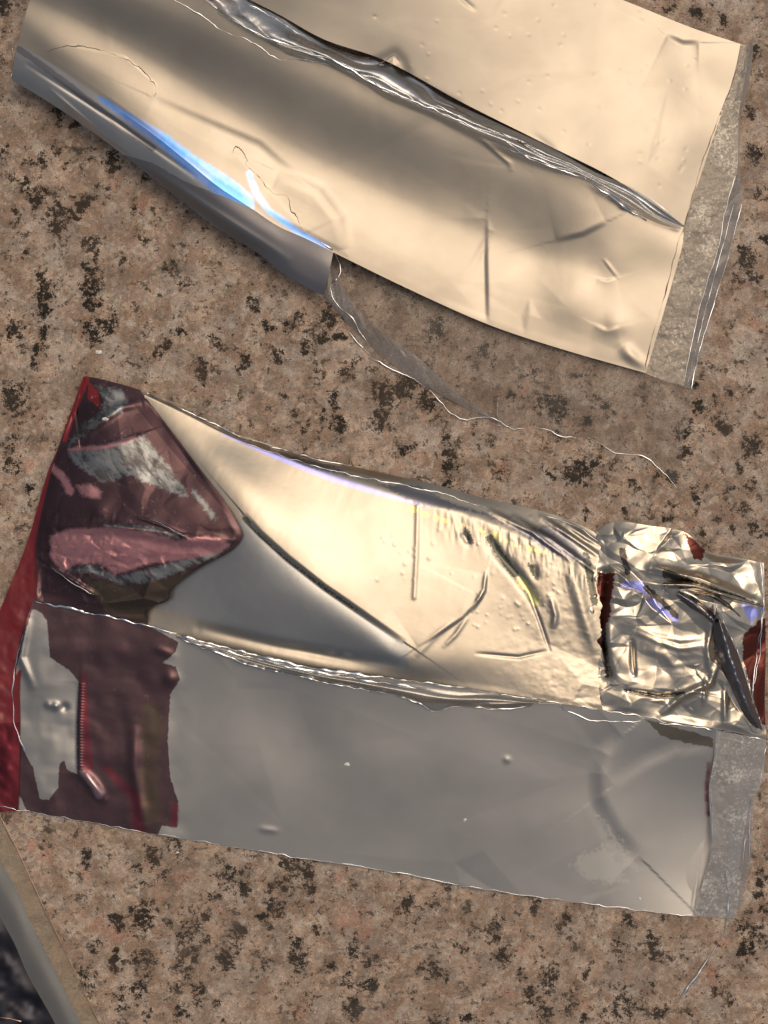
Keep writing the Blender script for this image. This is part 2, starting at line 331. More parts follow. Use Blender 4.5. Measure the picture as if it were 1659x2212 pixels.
# ================================================================== granite worktop
SPOTS = """10 20 14;62 349 12;85 336 8;247 346 16;312 391 12;230 409 8;185 434 14;167 436 9;125 464 22;100 474 16;148 461 16;82 429 12;57 416 10;50 396 10;32 391 10;120 494 14;285 446 8;32 471 9;122 234 14;120 254 10;92 201 7;160 264 8;265 574 7;262 556 6;365 579 12;400 619 12;195 624 22;192 591 14;180 574 10;92 629 16;85 606 10;55 549 10;185 519 9;207 529 9;300 504 9;312 519 9;207 561 6;8 329 8;120 316 8;142 361 8;
30 707 14;35 737 8;90 672 16;95 722 14;75 782 8;85 757 8;200 717 16;230 702 14;240 687 10;390 717 9;360 747 12;345 757 8;470 732 13;575 707 10;545 662 10;620 707 13;670 742 16;700 727 12;650 687 12;605 777 10;710 687 20;735 727 9;655 772 8;755 802 12;695 812 8;720 852 10;725 872 9;820 852 16;630 897 10;660 922 9;725 917 13;695 887 7;610 852 8;605 932 6;530 787 12;440 802 15;25 857 20;50 837 14;35 882 12;30 957 16;30 1002 12;60 1052 8;310 777 6;820 897 14;
835 915 14;865 840 15;930 860 16;945 885 16;965 950 12;975 995 16;980 1045 12;965 1050 9;1045 1070 7;1065 960 10;1052 990 7;1022 927 6;890 965 8;865 980 9;1090 1015 10;1200 945 9;1175 1010 8;1197 1035 7;1265 1015 20;1240 1030 14;1280 1005 10;1300 965 5;1325 1005 6;1105 850 8;1200 880 20;1165 865 12;1300 875 14;1275 907 8;1370 1050 11;1395 1055 8;1415 1030 8;1455 1030 12;1345 1105 9;1455 1095 7;1440 1120 7;1515 1155 7;1260 1110 6;1500 1070 10;1510 1095 8;1545 1125 9;1575 1140 7;1610 1105 10;1575 1065 10;1620 1050 12;1600 1005 6;1625 970 18;1480 975 8;1475 935 16;1550 920 13;1567 930 11;1510 885 13;1505 840 8;1550 865 10;1580 837 9;1645 905 7;1630 1140 8;1650 1157 7;1605 885 6;
380 1829 13;334 1852 14;298 1871 7;357 1903 11;302 1903 8;183 1852 9;252 1985 11;311 1971 18;307 1994 18;309 2017 10;366 1994 8;412 2017 26;430 2026 16;417 2058 12;449 1981 9;408 2104 9;385 2086 11;316 2072 22;302 2123 14;265 2141 13;252 2081 15;252 2058 8;206 2049 9;183 2113 18;197 2141 10;261 2173 9;298 2171 7;316 2196 9;426 2146 14;430 2173 8;389 2191 12;472 2164 7;380 2132 7;490 2072 15;508 2045 14;517 2015 12;527 1921 12;531 1889 13;490 1889 14;460 1935 9;618 1907 18;655 1884 17;632 1866 16;586 1919 9;595 1953 14;572 1978 12;609 1978 8;637 2036 9;646 2068 14;669 1930 12;678 2015 5;715 2086 8;751 2123 10;770 2049 13;806 2068 12;793 2127 16;673 2159 13;760 2178 13;880 1953 13;889 1990 15;893 2159 9;907 2091 6;577 2081 8;586 2008 7;
963 1916 12;938 1943 11;1025 2017 6;1020 2003 6;1064 2007 17;990 2044 11;1082 2062 15;931 2095 13;954 2108 8;970 2122 6;1183 2108 17;1183 2131 14;1139 2145 11;1174 2182 22;1229 2172 18;944 2204 11;1004 2204 8;1128 2104 7;1265 2104 8;1348 2053 16;1329 2026 9;1357 1994 13;1412 2053 16;1439 2062 14;1407 2026 9;1219 1994 13;1155 1957 10;1435 1980 14;1412 2131 5;1343 2172 22;1384 2177 12;1265 2195 6;1306 2200 10;1609 1989 17;1636 2017 14;1655 1966 12;1613 2053 16;1545 2099 11;1545 2136 10;1572 2154 11;1577 2172 6;1494 2190 6;1421 2191 14;1641 1897 10;1636 1934 9;
1625 240 12;1635 340 14;1640 425 10;1610 560 16;1605 600 14;1650 520 8;1645 600 8;942 712 18;895 651 8;1041 758 10;1064 776 10;1070 747 8;1012 776 8;1175 863 14;1204 881 14;1105 849 9;1128 811 10;1251 811 8;1303 878 12;1152 805 9;831 858 22;883 834 16;924 863 15;726 910 10;755 805 12;720 852 12;1618 578 14;1607 537 9;1624 957 16;1560 922 12;1500 20 12;1560 45 12;1450 15 10;1630 110 10"""
PINKS = """95 1850 24;215 1995 20;255 2015 26;340 1930 22;395 1895 16;420 2150 20;770 1980 30;740 1990 26;790 2010 24;735 1900 18;70 1830 22;1065 1150 20;1085 1010 22;1530 2100 22;1560 2040 16;1260 2170 18;1130 2050 18;1590 1480 20;860 1010 20;900 990 14;1135 840 18;310 430 18;250 400 20;60 1000 14;1630 700 18;1480 1140 14;1610 620 10;470 1960 14;180 1880 16;1090 2140 18;660 2190 16;830 2190 22"""
def worktop():
    fine = np.arange(-60, 1721, 4.0); xs = np.r_[np.linspace(-9000, -80, 60), fine, np.linspace(1740, 10600, 60)]
    fy = np.arange(-60, 2275, 4.0); ys = np.r_[np.linspace(-9000, -80, 60), fy, np.linspace(2290, 11200, 60)]
    X, Y = np.meshgrid(xs, ys)
    Xw = X+fbm(X, Y, 22, 3, 3)*9; Yw = Y+fbm(X, Y, 22, 3, 9)*11
    sp = np.full(X.shape, -.25); rs = np.random.RandomState(4)
    for q in SPOTS.replace('\n', '').split(';'):
        x, y, r = map(float, q.split())
        st = rs.choice([1, 1, 1, .9, .75, .6])
        mx = np.where(np.abs(xs-x) < 5*r)[0]; my = np.where(np.abs(ys-y) < 5*r)[0]
        if len(mx) == 0 or len(my) == 0: continue
        sl_ = np.ix_(my, mx); d = np.hypot((Xw[sl_]-x)*1.1, (Yw[sl_]-y)*.9)/r
        sp[sl_] = np.maximum(sp[sl_], np.minimum(.64, 1.08-d*.62)*st-.25*(1-st))
    pk = np.zeros(X.shape)
    for q in PINKS.split(';'):
        x, y, r = map(float, q.split()); pk = np.maximum(pk, np.exp(-(((Xw-x)**2+(Yw-y)**2)/(r*r*1.3))))
    co = np.stack([(X-CX)*S, (CY-Y)*S, np.zeros_like(X)], -1)
    # turn the rim down so that the slab has its thickness
    e = np.zeros(X.shape, bool); e[0] = e[-1] = True; e[:, 0] = e[:, -1] = True; co[..., 2][e] = -.03
    o = link('worktop', gridmesh('worktop', co, {'spot': sp, 'pink': pk}), granite_mat()); o['kind'] = 'structure'
worktop()

# ================================================================== materials of the packets
def blue(m, d): return m.mix(m.ss(m.noise(70, 4, .6), .4, .6), (.16, .42, .98), (.32, .50, 1.0))  # blue highlight fringe painted as a fixed foil colour
M_foil = foil_mat('silver_foil', rough=.46, film=.15)
M_gold = foil_mat('silver_foil_refl', rough=.44, film=.15, layers=[('refl', blue, .35, 1.0, 12, 5.0), ('yel', (.78, .72, .52), .3, 1.0, 8, 5.0)])
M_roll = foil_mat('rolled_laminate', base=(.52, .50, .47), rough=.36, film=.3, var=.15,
                  layers=[('refl', blue, .35, 1.0, 10, 4.0), ('shade', (.30, .28, .275), .36, 1.0, 20, 4.0)])
M_film = film_mat('clear_film', tint=(.9, .89, .88), haze=.11, gloss=.6, hazecol=(.50, .44, .38), smudge=.05, wr=60, wamp=5, rough=.14)
M_film2 = film_mat('clear_film_grey', haze=.46, gloss=.4, hazecol=(.36, .34, .33), smudge=.12, wr=70, wamp=3, tint=(.8, .79, .78))
M_slit = film_mat('slit_film', tint=(.92, .90, .87), haze=.34, gloss=.7, hazecol=(.86, .88, .90), metal=1, rough=.24, wr=40, wamp=.8)
M_bead = foil_mat('film_edge', base=(.72, .74, .77), rough=.16, grain=0, micro=.3)
M_line = MT('film_line').set(Base_Color=(.16, .12, .09), Roughness=.35).m
M_seal = film_mat('seal_film', tint=(.62, .58, .52), haze=.45, gloss=.3, hazecol=(.52, .47, .40), metal=.5, rough=.38, wr=6, wamp=1.4, smudge=.35)
M_seal2 = film_mat('seal_film_frosted', tint=(.7, .7, .7), haze=.4, gloss=.4, hazecol=(.50, .51, .52), rough=.25, wr=14, wamp=1.6, smudge=.3)

# ================================================================== upper sachet
up = thing('foil_sachet', 'plain silver-lined sachet slit open above the red-ended one, clear film torn below', 'sachet', 0, 0, 'torn open foil sachets')
FE = [(38, 95), (100, 130), (210, 205), (320, 282), (400, 345), (470, 402), (540, 448), (600, 488), (660, 515), (720, 545)]        # where the foil starts to roll under
FB = [(720, 545), (880, 623), (1050, 699), (1200, 750), (1395, 806)]
def z_(P, *z):
    z = list(z); n = len(P); zz = np.interp(np.linspace(0, 1, n), np.linspace(0, 1, len(z)), z); return [(p[0], p[1], float(q)) for p, q in zip(P, zz)]
RIDGE = [(105, -160), (300, -70), (430, -5), (560, 62), (680, 128), (830, 195), (1000, 275), (1180, 350), (1330, 425), (1478, 492)]
def up_low_dz(X, Y, U, V):
    z = fbm(X, Y, 300, 2, 2)*2.5*np.sin(np.pi*np.clip(V, 0, 1))
    z += fbm(X, Y, 110, 2, 5)*.3
    z += facets(X, Y, (50, -60, 1480, 820), 70, 1.1, 301)+facets(X, Y, (900, 380, 1480, 820), 60, 1.0, 302)*sstep(850, 1100, X)
    z += ledge(X, Y, [(1052, 470), (1050, 560), (1053, 700)], 5, -4, 45)
    z += bump(X, Y, 1240, 640, 60, 7)+bump(X, Y, 1330, 560, 50, 4)+bump(X, Y, 1150, 560, 60, -4)+bump(X, Y, 1330, 700, 30, 4)
    z += ledge(X, Y, [(1285, 700), (1310, 712), (1338, 705)], 5, 2.5, 22)+crease(X, Y, [(1305, 560), (1320, 580), (1335, 600)], 3, 1.2)
    z += ledge(X, Y, [(1310, 480), (1260, 505), (1200, 520)], 8, 4, 40)+ledge(X, Y, [(1290, 600), (1310, 606), (1330, 600)], 4, 2, 25)+crease(X, Y, [(1345, 745), (1370, 780), (1395, 806)], 14, 5)
    z += ledge(X, Y, [(600, 370), (690, 410), (735, 470), (750, 540)], 22, 6, 90)
    z += ledge(X, Y, [(330, 210), (420, 250), (560, 310), (640, 380)], 12, -3, 50)
    z += ledge(X, Y, [(100, 112), (150, 98), (270, 122), (335, 180), (338, 215)], 3, .7, 40)
    z += ledge(X, Y, [(500, 320), (530, 355), (600, 430), (655, 495)], 3, 1.0, 30)
    z += crease(X, Y, [(1040, 300), (1100, 352), (1104, 365)], 5, 2)
    return z*sstep(0, .05, 1-V)
def refl_up(X, Y, U, V):  # where the painted blue highlight follows the roll
    d, t, _ = pdist(X, Y, [(215, 212), (300, 268), (350, 300), (410, 350), (460, 385), (500, 415), (524, 440)])
    a = (5+20*t)-d
    d, t, _ = pdist(X, Y, [(538, 375), (552, 415), (580, 455), (640, 498), (702, 533)])
    return np.maximum(a, 6-d)
low = [z_(RIDGE, 128, 126, 122, 114, 104, 92, 76, 56, 28),
       z_([(88, -100), (230, -28), (400, 45), (540, 115), (680, 185), (840, 260), (1000, 330), (1170, 400), (1320, 470), (1474, 530)], 114, 112, 106, 96, 84, 70, 52, 30),
       z_([(68, -10), (150, 30), (300, 110), (430, 190), (580, 280), (730, 360), (900, 440), (1080, 510), (1260, 570), (1455, 600)], 82, 80, 69, 57, 45, 38, 32, 27),
       z_([(50, 48), (110, 90), (220, 160), (360, 262), (500, 350), (640, 425), (800, 520), (1000, 610), (1200, 670), (1425, 705)], 73, 74, 70, 60, 46, 37, 32, 28),
       z_(FE[:-1]+FB, 62, 64, 66, 66, 62, 56, 46, 38, 32, 28, 24)]
patch('foil_panel', low, 420, 180, M_gold, up, up_low_dz, {'refl': refl_up, 'yel': lambda X, Y, U, V: X*0-50}, lift=34)
# upper panel
def up_top_dz(X, Y, U, V):
    z = fbm(X, Y, 300, 2, 12)*5+fbm(X, Y, 100, 2, 15)*.3
    z += facets(X, Y, (500, -100, 1600, 480), 60, 1.0, 303)
    z += ledge(X, Y, [(1440, 75), (1475, 92), (1510, 92)], 9, -5, 60)+bump(X, Y, 1520, 190, 70, -9)
    z += bump(X, Y, 1250, 300, 60, 3)+crease(X, Y, [(1150, 290), (1190, 320), (1200, 345)], 8, 1.5)
    z += crease(X, Y, [(990, -10), (1010, 8), (1025, 20)], 5, 2)
    rs = np.random.RandomState(3)
    for k in range(90):
        x = rs.uniform(760, 1500); y = rs.uniform(0, 480)
        z += bump(X, Y, x, y, 3.6, rs.choice([-.45, .5]))
    d, t, s = pdist(X, Y, [(798, 146), (835, 128), (852, 119), (866, 134), (880, 175), (905, 196), (980, 231)])
    z += 5*np.exp(-(d/13)**2)
    return z
SEALL = [(1600, 95), (1582, 175), (1548, 262), (1510, 370), (1478, 492)]
top = [z_([(560, -170), (800, -160), (1100, -120), (1300, -20), (1400, 22), (1500, 62), (1600, 95)], 30, 30, 30, 34, 30, 24, 16),
       z_([(540, -100), (790, -60), (1060, 0), (1250, 60), (1400, 130), (1500, 165), (1582, 175)], 50, 50, 46, 44, 40, 30, 20),
       z_([(520, -50), (760, 30), (1000, 120), (1180, 200), (1330, 270), (1460, 320), (1530, 330)], 84, 82, 76, 66, 56, 42, 26),
       z_([(500, -20), (600, 30), (700, 85), (830, 130), (1000, 222), (1180, 312), (1330, 388), (1478, 487)], 106, 110, 112, 112, 106, 94, 78, 56, 30)]
patch('foil_panel', top, 420, 170, M_foil, up, up_top_dz, lift=34)
# rolled lower-left edge
def roll_dz(X, Y, U, V):
    s = np.sin(np.pi*V)
    return s*(fbm(U*700, V*60, 150, 2, 8)*3+crease(X, Y, [(60, 140), (250, 262), (420, 380)], 5, -3)+crease(X, Y, [(110, 195), (220, 290), (280, 330)], 4, 3)+crease(X, Y, [(300, 350), (450, 450), (620, 560)], 9, 3))
OUT = [(24, 172), (80, 205), (150, 250), (250, 322), (330, 385), (400, 440), (470, 493), (560, 549), (620, 596), (700, 640)]
def shade_roll(X, Y, U, V):  # dark reflection painted into the colour of the roll
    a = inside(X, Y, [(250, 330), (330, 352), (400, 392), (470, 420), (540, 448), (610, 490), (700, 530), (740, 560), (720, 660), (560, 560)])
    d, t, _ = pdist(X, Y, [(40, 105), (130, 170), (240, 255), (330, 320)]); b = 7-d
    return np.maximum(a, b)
def refl2(X, Y, U, V):
    d, t, _ = pdist(X, Y, [(215, 212), (300, 268), (350, 300), (410, 350), (460, 385), (500, 415), (524, 440)])
    return (4+24*t)-d
MIDR = [((a[0]*.62+b[0]*.38), (a[1]*.62+b[1]*.38)) for a, b in zip(FE, OUT)]
MID2 = [((a[0]*.25+b[0]*.75), (a[1]*.25+b[1]*.75)) for a, b in zip(FE, OUT)]
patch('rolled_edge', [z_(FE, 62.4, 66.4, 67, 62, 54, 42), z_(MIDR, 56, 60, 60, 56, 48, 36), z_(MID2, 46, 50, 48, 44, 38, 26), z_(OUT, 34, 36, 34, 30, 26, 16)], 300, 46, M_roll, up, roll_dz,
      {'refl': refl2, 'shade': shade_roll}, lift=34)
# clear film hanging out below the foil
TORN = [(700, 640), (735, 672), (752, 715), (800, 768), (826, 786), (890, 818), (925, 840), (994, 906), (1064, 906+46), (1093, 919), (1111, 926), (1158, 921), (1193, 933), (1216, 945), (1263, 945), (1300, 960), (1333, 980), (1385, 983), (1420, 1006), (1449, 1038), (1470, 1064)]
TORN[8] = (1058, 900)
def film_dz(X, Y, U, V):
    s = np.sin(np.pi*np.clip(V, 0.02, 1))**.5
    z = s*(fbm(X, Y, 80, 3, 31)*7+facets(X, Y, (700, 560, 1500, 1060), 60, 6, 311))+crease(X, Y, [(1072, 870), (1076, 895), (1082, 920)], 5, 5)+crease(X, Y, [(1090, 870), (1112, 880), (1108, 915)], 5, 5)
    z += crease(X, Y, [(1280, 950), (1320, 915), (1350, 880)], 5, 4)+crease(X, Y, [(1385, 983), (1378, 950), (1370, 930)], 6, 5)+crease(X, Y, [(1395, 980), (1410, 940)], 6, 4)
    z += crease(X, Y, [(1430, 950), (1465, 951)], 4, 3)+crease(X, Y, [(1468, 925), (1470, 975)], 4, 3)
    return z
patch('clear_film', [z_([(705, 552)]+FB[1:]+[(1475, 832), (1505, 838)], 14, 14, 14, 12),
                     z_([(700, 600), (800, 680), (1000, 790), (1200, 850), (1380, 890), (1480, 925)], 9, 14, 14, 10),
                     z_(TORN, 3, 5, 6, 3, 2)], 340, 90, M_film, up, film_dz)
WEDGE = [(712, 620), (735, 672), (752, 712), (800, 752), (860, 790), (925, 838), (1000, 880), (1076, 915)]
patch('film_flap', [z_([(712, 560), (760, 650), (830, 720), (900, 770), (980, 840), (1076, 912)], 16, 14, 10), z_([(705, 635), (760, 692), (830, 745), (890, 795), (950, 850), (1078, 914)], 10, 9, 6), z_([(698, 640), (770, 718), (826, 770), (890, 818), (925, 840), (1078, 917)], 3, 3)], 120, 20, M_film2, up,
      lambda X, Y, U, V: fbm(U*300, V*20, 18, 3, 4)*2*np.sin(np.pi*V))
# slit edge: a curled strip of film along the ridge
SU = [(480, -30), (525, 6), (590, 37), (650, 76), (700, 106), (760, 136), (810, 150), (880, 185), (960, 222), (1070, 275), (1180, 325), (1280, 380), (1355, 412), (1430, 456), (1470, 492)]
SLo = [(370, -40), (430, -2), (500, 45), (560, 84), (620, 118), (700, 140), (780, 180), (840, 216), (930, 252), (1000, 288), (1080, 328), (1180, 366), (1265, 392), (1310, 420), (1360, 452), (1420, 482), (1472, 497)]
SM = [(420, -30), (480, 22), (545, 66), (620, 98), (680, 116), (735, 138), (800, 172), (860, 204), (950, 238), (1040, 280), (1120, 316), (1200, 350), (1280, 388), (1340, 424), (1420, 470), (1471, 494)]
def slit_dz(X, Y, U, V):
    s = np.sin(np.pi*V)
    w = fbm(U*1500, V*60, 170, 2, 5)
    return s*(np.abs(np.sin(V*8+w*2.2))*7+fbm(U*1500, V*120, 40, 2, 6)*1.0)
patch('slit_edge', [z_([(x+5+7*math.exp(-((x-830)/90)**2), y-9-13*math.exp(-((x-830)/90)**2)) for x, y in SU], 102, 106, 108, 106, 98, 86, 68, 42), z_(SM, 118, 128, 132, 128, 120, 104, 80, 42), z_(SLo, 100, 106, 108, 104, 94, 78, 58, 34)], 500, 44, M_slit, up, slit_dz, lift=34)
lines('film_edge', [
    ([(365, -5, 92), (430, 30, 94), (480, 66, 95), (530, 83, 95), (575, 110, 94), (605, 130, 92), (640, 128, 92), (712, 141, 92)], 2.0),
    ([(470, 26, 105), (540, 64, 112), (600, 90, 114), (640, 100, 114), (690, 121, 112), (730, 133, 112), (800, 178, 108), (850, 208, 104)], 3.4),
    ([(525, 4, 100), (590, 36, 102), (650, 76, 102), (700, 105, 102)], 3.0),
    ([(800, 176, 108), (880, 214, 106), (960, 246, 103), (1040, 284, 98)], 2.8),
    ([(940, 226, 104), (1020, 262, 102), (1090, 296, 98)], 2.0),
    ([(1090, 305, 98), (1150, 345, 94), (1210, 368, 88), (1262, 386, 82)], 2.6),
    ([(1100, 322, 96), (1180, 352, 92), (1240, 372, 86)], 1.8),
    ([(1262, 384, 80), (1320, 425, 72), (1365, 455, 60), (1400, 478, 48)], 4.0),
    ([(1477, 488, 34), (1520, 492, 26), (1556, 500, 20)], 1.2),
    ([(690, 520, 40), (722, 545, 36), (736, 580, 28), (728, 604, 20), (712, 612, 18), (708, 602, 22)], 2.6),
    ([(712, 612, 18), (720, 640, 14), (735, 668, 12), (756, 682, 12), (800, 752, 9)], 1.8),
    ([(x, y, 4) for x, y in TORN[2:7]], 1.6), ([(x, y, 4) for x, y in TORN[6:12]], 1.0), ([(x, y, 3) for x, y in TORN[11:]], 1.3),
    ([(1072, 862, 10), (1074, 890, 9), (1084, 918, 6)], 1.0),
    ([(25, 100, 28), (30, 130, 18), (24, 172, 5)], 1.2),
], M_bead, up, r=1.6, jit=1.6)
lines('laminate_line', [
    [(98, 112, 36), (150, 98, 41), (250, 118, 45), (300, 146, 46), (335, 182, 48), (336, 212, 49)],
    [(336, 212, 49), (332, 206, 49), (338, 200, 49), (340, 216, 49)],
    [(500, 332, 48), (510, 316, 48), (535, 345, 48), (530, 352, 48), (560, 380, 47), (590, 420, 45), (620, 425, 44), (630, 455, 42), (655, 498, 40)],
    [(451, 272, 47), (452, 276, 47), (453, 280, 47), (453, 283, 47)],
    [(796, 147, 92), (832, 129, 97), (852, 120, 99), (866, 133, 97), (880, 175, 94), (905, 196, 92), (980, 230, 90), (1080, 288, 88), (1180, 328, 82)],
    [(836, 142, 95), (850, 137, 96)],
], M_line, up, r=1.3, jit=2.2, sub=3)
# heat seal along the right end
SR = [(1622, 98), (1608, 175), (1596, 250), (1592, 370), (1568, 450), (1554, 525), (1508, 677), (1476, 834)]
SLs = SEALL[:-1]+[(1478, 492), (1466, 520), (1441, 622), (1414, 712), (1392, 806)]
def seal_dz(X, Y, U, V): return fbm(X, Y, 40, 3, 66)*1.6+fbm(X, Y, 9, 2, 67)*.6
patch('heat_seal', [z_(SLs, 17, 22, 29, 23, 18), z_([(1614, 97), (1592, 190), (1572, 265), (1550, 380), (1524, 480), (1500, 560), (1470, 680), (1434, 822)], 16, 20, 22, 20, 14), z_(SR, 12, 14, 16, 14, 10)], 240, 40, M_seal, up, seal_dz)
patch('outer_film', [z_(SR, 11, 13, 15, 13, 9), z_([(1630, 70), (1618, 180), (1600, 250), (1598, 370), (1604, 432), (1580, 531), (1539, 665), (1494, 842)], 4, 6, 6, 4)], 160, 12, M_film2, up, lambda X, Y, U, V: fbm(X, Y, 30, 2, 5)*2)
lines('seal_line', [z_([(1600, 97), (1582, 178), (1549, 262), (1512, 368), (1480, 488)], 19, 24, 31), z_([(1478, 492), (1466, 520), (1441, 622), (1414, 712), (1392, 804)], 31, 24, 20)], M_line, up, r=1.1, jit=.9)
lines('film_edge', [(z_(SR[3:], 18, 12), 1.3), (z_([(1604, 432), (1580, 531), (1560, 600), (1539, 665), (1500, 800), (1494, 842)], 8, 5), 1.8), (z_([(1585, 440), (1562, 530), (1525, 665), (1484, 838)], 12, 8), 1.1)], M_bead, up, jit=1.0, seed=3)

# ================================================================== lower sachet
lo = thing('foil_sachet', 'slit silver-lined sachet with dark red printed left end and crumpled right end', 'sachet', 0, 0, 'torn open foil sachets')
def maroon(m, d): return m.mix(m.noise(50, 4, .6, .6), (.16, .085, .095), (.085, .06, .062))
def redpaint(m, d): return m.mix(m.noise(40, 5, .6, .5), (.26, .006, .009), (.11, .01, .014))
def pinkc(m, d): return m.mix(m.noise(12, 5, .7, .6), (.72, .37, .36), (.42, .16, .18))
SEAM = [(320, 1353), (380, 1368), (500, 1400), (600, 1425), (700, 1445), (830, 1462), (937, 1475), (1171, 1511), (1300, 1534)]
def up2_dz(X, Y, U, V):
    env = sstep(0, .12, V)*sstep(0, .06, 1-V)
    z = env*(fbm(X, Y, 260, 2, 22)*4+fbm(X, Y, 100, 2, 25)*.3)+fbm(X+Y*.4, (Y-X*.4)*.35, 20, 2, 26)*.08
    rg = sstep(1000, 1250, X)
    z += fbm(X*.9+Y*.4, Y-X*.3, 14, 2, 27)*.3*rg+facets(X, Y, (880, 1080, 1330, 1540), 60, 2.5, 91, (1, 1.8, .5))*rg
    z += crease(X, Y, [(1050, 1238), (1046, 1275), (1020, 1318)], 4, 3)+ledge(X, Y, [(1052, 1240), (1040, 1290), (1000, 1335), (900, 1400)], 5, 3.5, 60)+crease(X, Y, [(975, 1345), (940, 1375), (895, 1420)], 7, 1.5)+crease(X, Y, [(1012, 1330), (985, 1370), (960, 1395)], 5, 2)
    for P in ([(1110, 1118), (1190, 1165), (1290, 1238)], [(1170, 1118), (1235, 1160), (1300, 1205)], [(1220, 1130), (1265, 1160), (1300, 1180)], [(1060, 1105), (1150, 1150), (1240, 1215)]): z += crease(X, Y, P, 6, 6)
    z += crease(X, Y, [(1140, 1275), (1165, 1340), (1187, 1405)], 4, -2.5)+crease(X, Y, [(1187, 1405), (1120, 1420), (1030, 1412)], 4, -2)
    z += ledge(X, Y, [(530, 1115), (560, 1150), (620, 1205), (700, 1268), (790, 1330), (870, 1385)], 9, -9, 50)
    z += crease(X, Y, [(1052, 1158), (1080, 1200), (1120, 1245), (1165, 1310)], 11, -6)
    z += crease(X, Y, [(1000, 1150), (1012, 1175)], 7, -4)+crease(X, Y, [(1150, 1220), (1160, 1250)], 8, -3)
    z += crease(X, Y, [(1190, 1290), (1200, 1330), (1195, 1360)], 7, 4)
    z += crease(X, Y, [(1225, 1180), (1240, 1250), (1262, 1330), (1290, 1420)], 14, 5)
    z += crease(X, Y, [(870, 1436), (740, 1420), (600, 1396), (430, 1355)], 12, -5)
    # ribbed scar running down the panel
    d, t, _ = pdist(X, Y, [(902, 1095), (900, 1190), (895, 1290)])
    z += np.exp(-(d/7)**2)*np.sin(Y*1.1)*.8+np.exp(-(d/5)**2)*1.5
    rs = np.random.RandomState(8)
    for k in range(80):
        c = [(870, 1180, 40), (1100, 1330, 35), (1030, 1180, 90), (1200, 1280, 50)][k % 4]
        z += bump(X, Y, rs.normal(c[0], c[2]), rs.normal(c[1], c[2]*.7), rs.uniform(2, 4.5), rs.uniform(.15, .9))
    # streaks where the laminate is pulled over the roll
    st = np.exp(-((V-.17)/.07)**2); z += st*fbm(X*1.0, Y*.25, 8, 2, 41)*.7*sstep(900, 1000, X)
    return z
def olive(X, Y, U, V):  # shade and dark reflections of the folds, painted into the foil colour
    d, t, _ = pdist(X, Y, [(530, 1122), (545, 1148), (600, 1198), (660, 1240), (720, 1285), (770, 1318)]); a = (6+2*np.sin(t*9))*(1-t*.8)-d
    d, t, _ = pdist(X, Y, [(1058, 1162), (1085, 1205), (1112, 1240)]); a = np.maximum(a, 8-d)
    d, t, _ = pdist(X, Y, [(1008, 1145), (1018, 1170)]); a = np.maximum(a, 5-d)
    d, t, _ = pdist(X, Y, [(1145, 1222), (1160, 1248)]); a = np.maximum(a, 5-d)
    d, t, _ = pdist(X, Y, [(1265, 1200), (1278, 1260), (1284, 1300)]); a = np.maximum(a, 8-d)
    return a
def yellow_marks(X, Y, U, V):  # broken yellow streaks
    d, t, _ = pdist(X, Y, [(880, 1100), (950, 1120), (1050, 1150), (1120, 1180), (1180, 1195)]); a = 6-d+fbm(X, Y*.3, 9, 2, 5)*8-3
    d, t, _ = pdist(X, Y, [(1125, 1255), (1145, 1275), (1158, 1300)]); return np.maximum(a, 9-d)
def refl3(X, Y, U, V):  # blue highlight painted just below the rolled rim
    d, t, _ = pdist(X, Y, [(480, 938), (625, 998), (725, 1036), (830, 1068), (930, 1094)]); return 5.5*np.sin(np.pi*t)-d
M_panel = foil_mat('silver_foil_shaded', base=(.405, .36, .295), rough=.34, film=.2, grain=.6, micro=1.6,
                   layers=[('refl', (.30, .32, .85), .3, 1.0, 9, 4.0), ('yel', (.62, .58, .26), .34, 1.0, 7, 9.0), ('olive', (.11, .11, .085), .42, .9, 6, 9.0), ('shade', (.22, .21, .22), .3, 1.0, 8, 5.0), ('wedge', (.36, .36, .352), .36, 1.0, 10, 1.5)])
def wedge(X, Y, U, V): return inside(X, Y, [(525, 1126), (560, 1160), (620, 1213), (700, 1277), (790, 1338), (880, 1392), (884, 1445), (700, 1408), (600, 1385), (480, 1350), (300, 1300), (300, 1100)])  # grey of the facet turned from the sun, put into the colour
def shade_rim(X, Y, U, V):  # band of dark reflection painted along the rolled rim
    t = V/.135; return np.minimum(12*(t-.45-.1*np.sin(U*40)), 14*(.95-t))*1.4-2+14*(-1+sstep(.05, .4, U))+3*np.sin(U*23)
rows = [z_([(314, 851), (400, 884), (520, 941), (640, 979), (800, 1016), (950, 1049), (1050, 1077), (1180, 1107), (1260, 1137), (1312, 1164)], 14, 12, 12, 12, 18),
        z_([(313, 853), (400, 888), (512, 944), (635, 985), (785, 1027), (930, 1068), (1035, 1098), (1140, 1135), (1240, 1172), (1298, 1200)], 24, 28, 30, 30, 30, 32),
        z_([(312, 856), (400, 897), (500, 946), (625, 996), (725, 1036), (830, 1068), (915, 1094), (1006, 1118), (1075, 1144), (1171, 1186), (1230, 1218), (1292, 1246)], 34, 42, 46, 46, 44, 42),
        z_([(315, 1050), (430, 1075), (525, 1128), (620, 1205), (700, 1268), (790, 1330), (870, 1385), (1000, 1385), (1150, 1420), (1304, 1452)], 30, 66, 84, 86, 84, 78, 68, 60, 54, 48),
        z_(SEAM, 34, 40, 44, 48, 50, 54, 54, 53, 50)]
patch('foil_flap', rows, 460, 220, M_panel, lo, up2_dz, {'refl': refl3, 'yel': yellow_marks, 'olive': olive, 'shade': shade_rim, 'wedge': wedge}, warp=lambda X, Y, U, V: (X+sstep(.955, 1, U)*(fbm(Y, Y*0, 44, 4, 7)*13-2), Y))
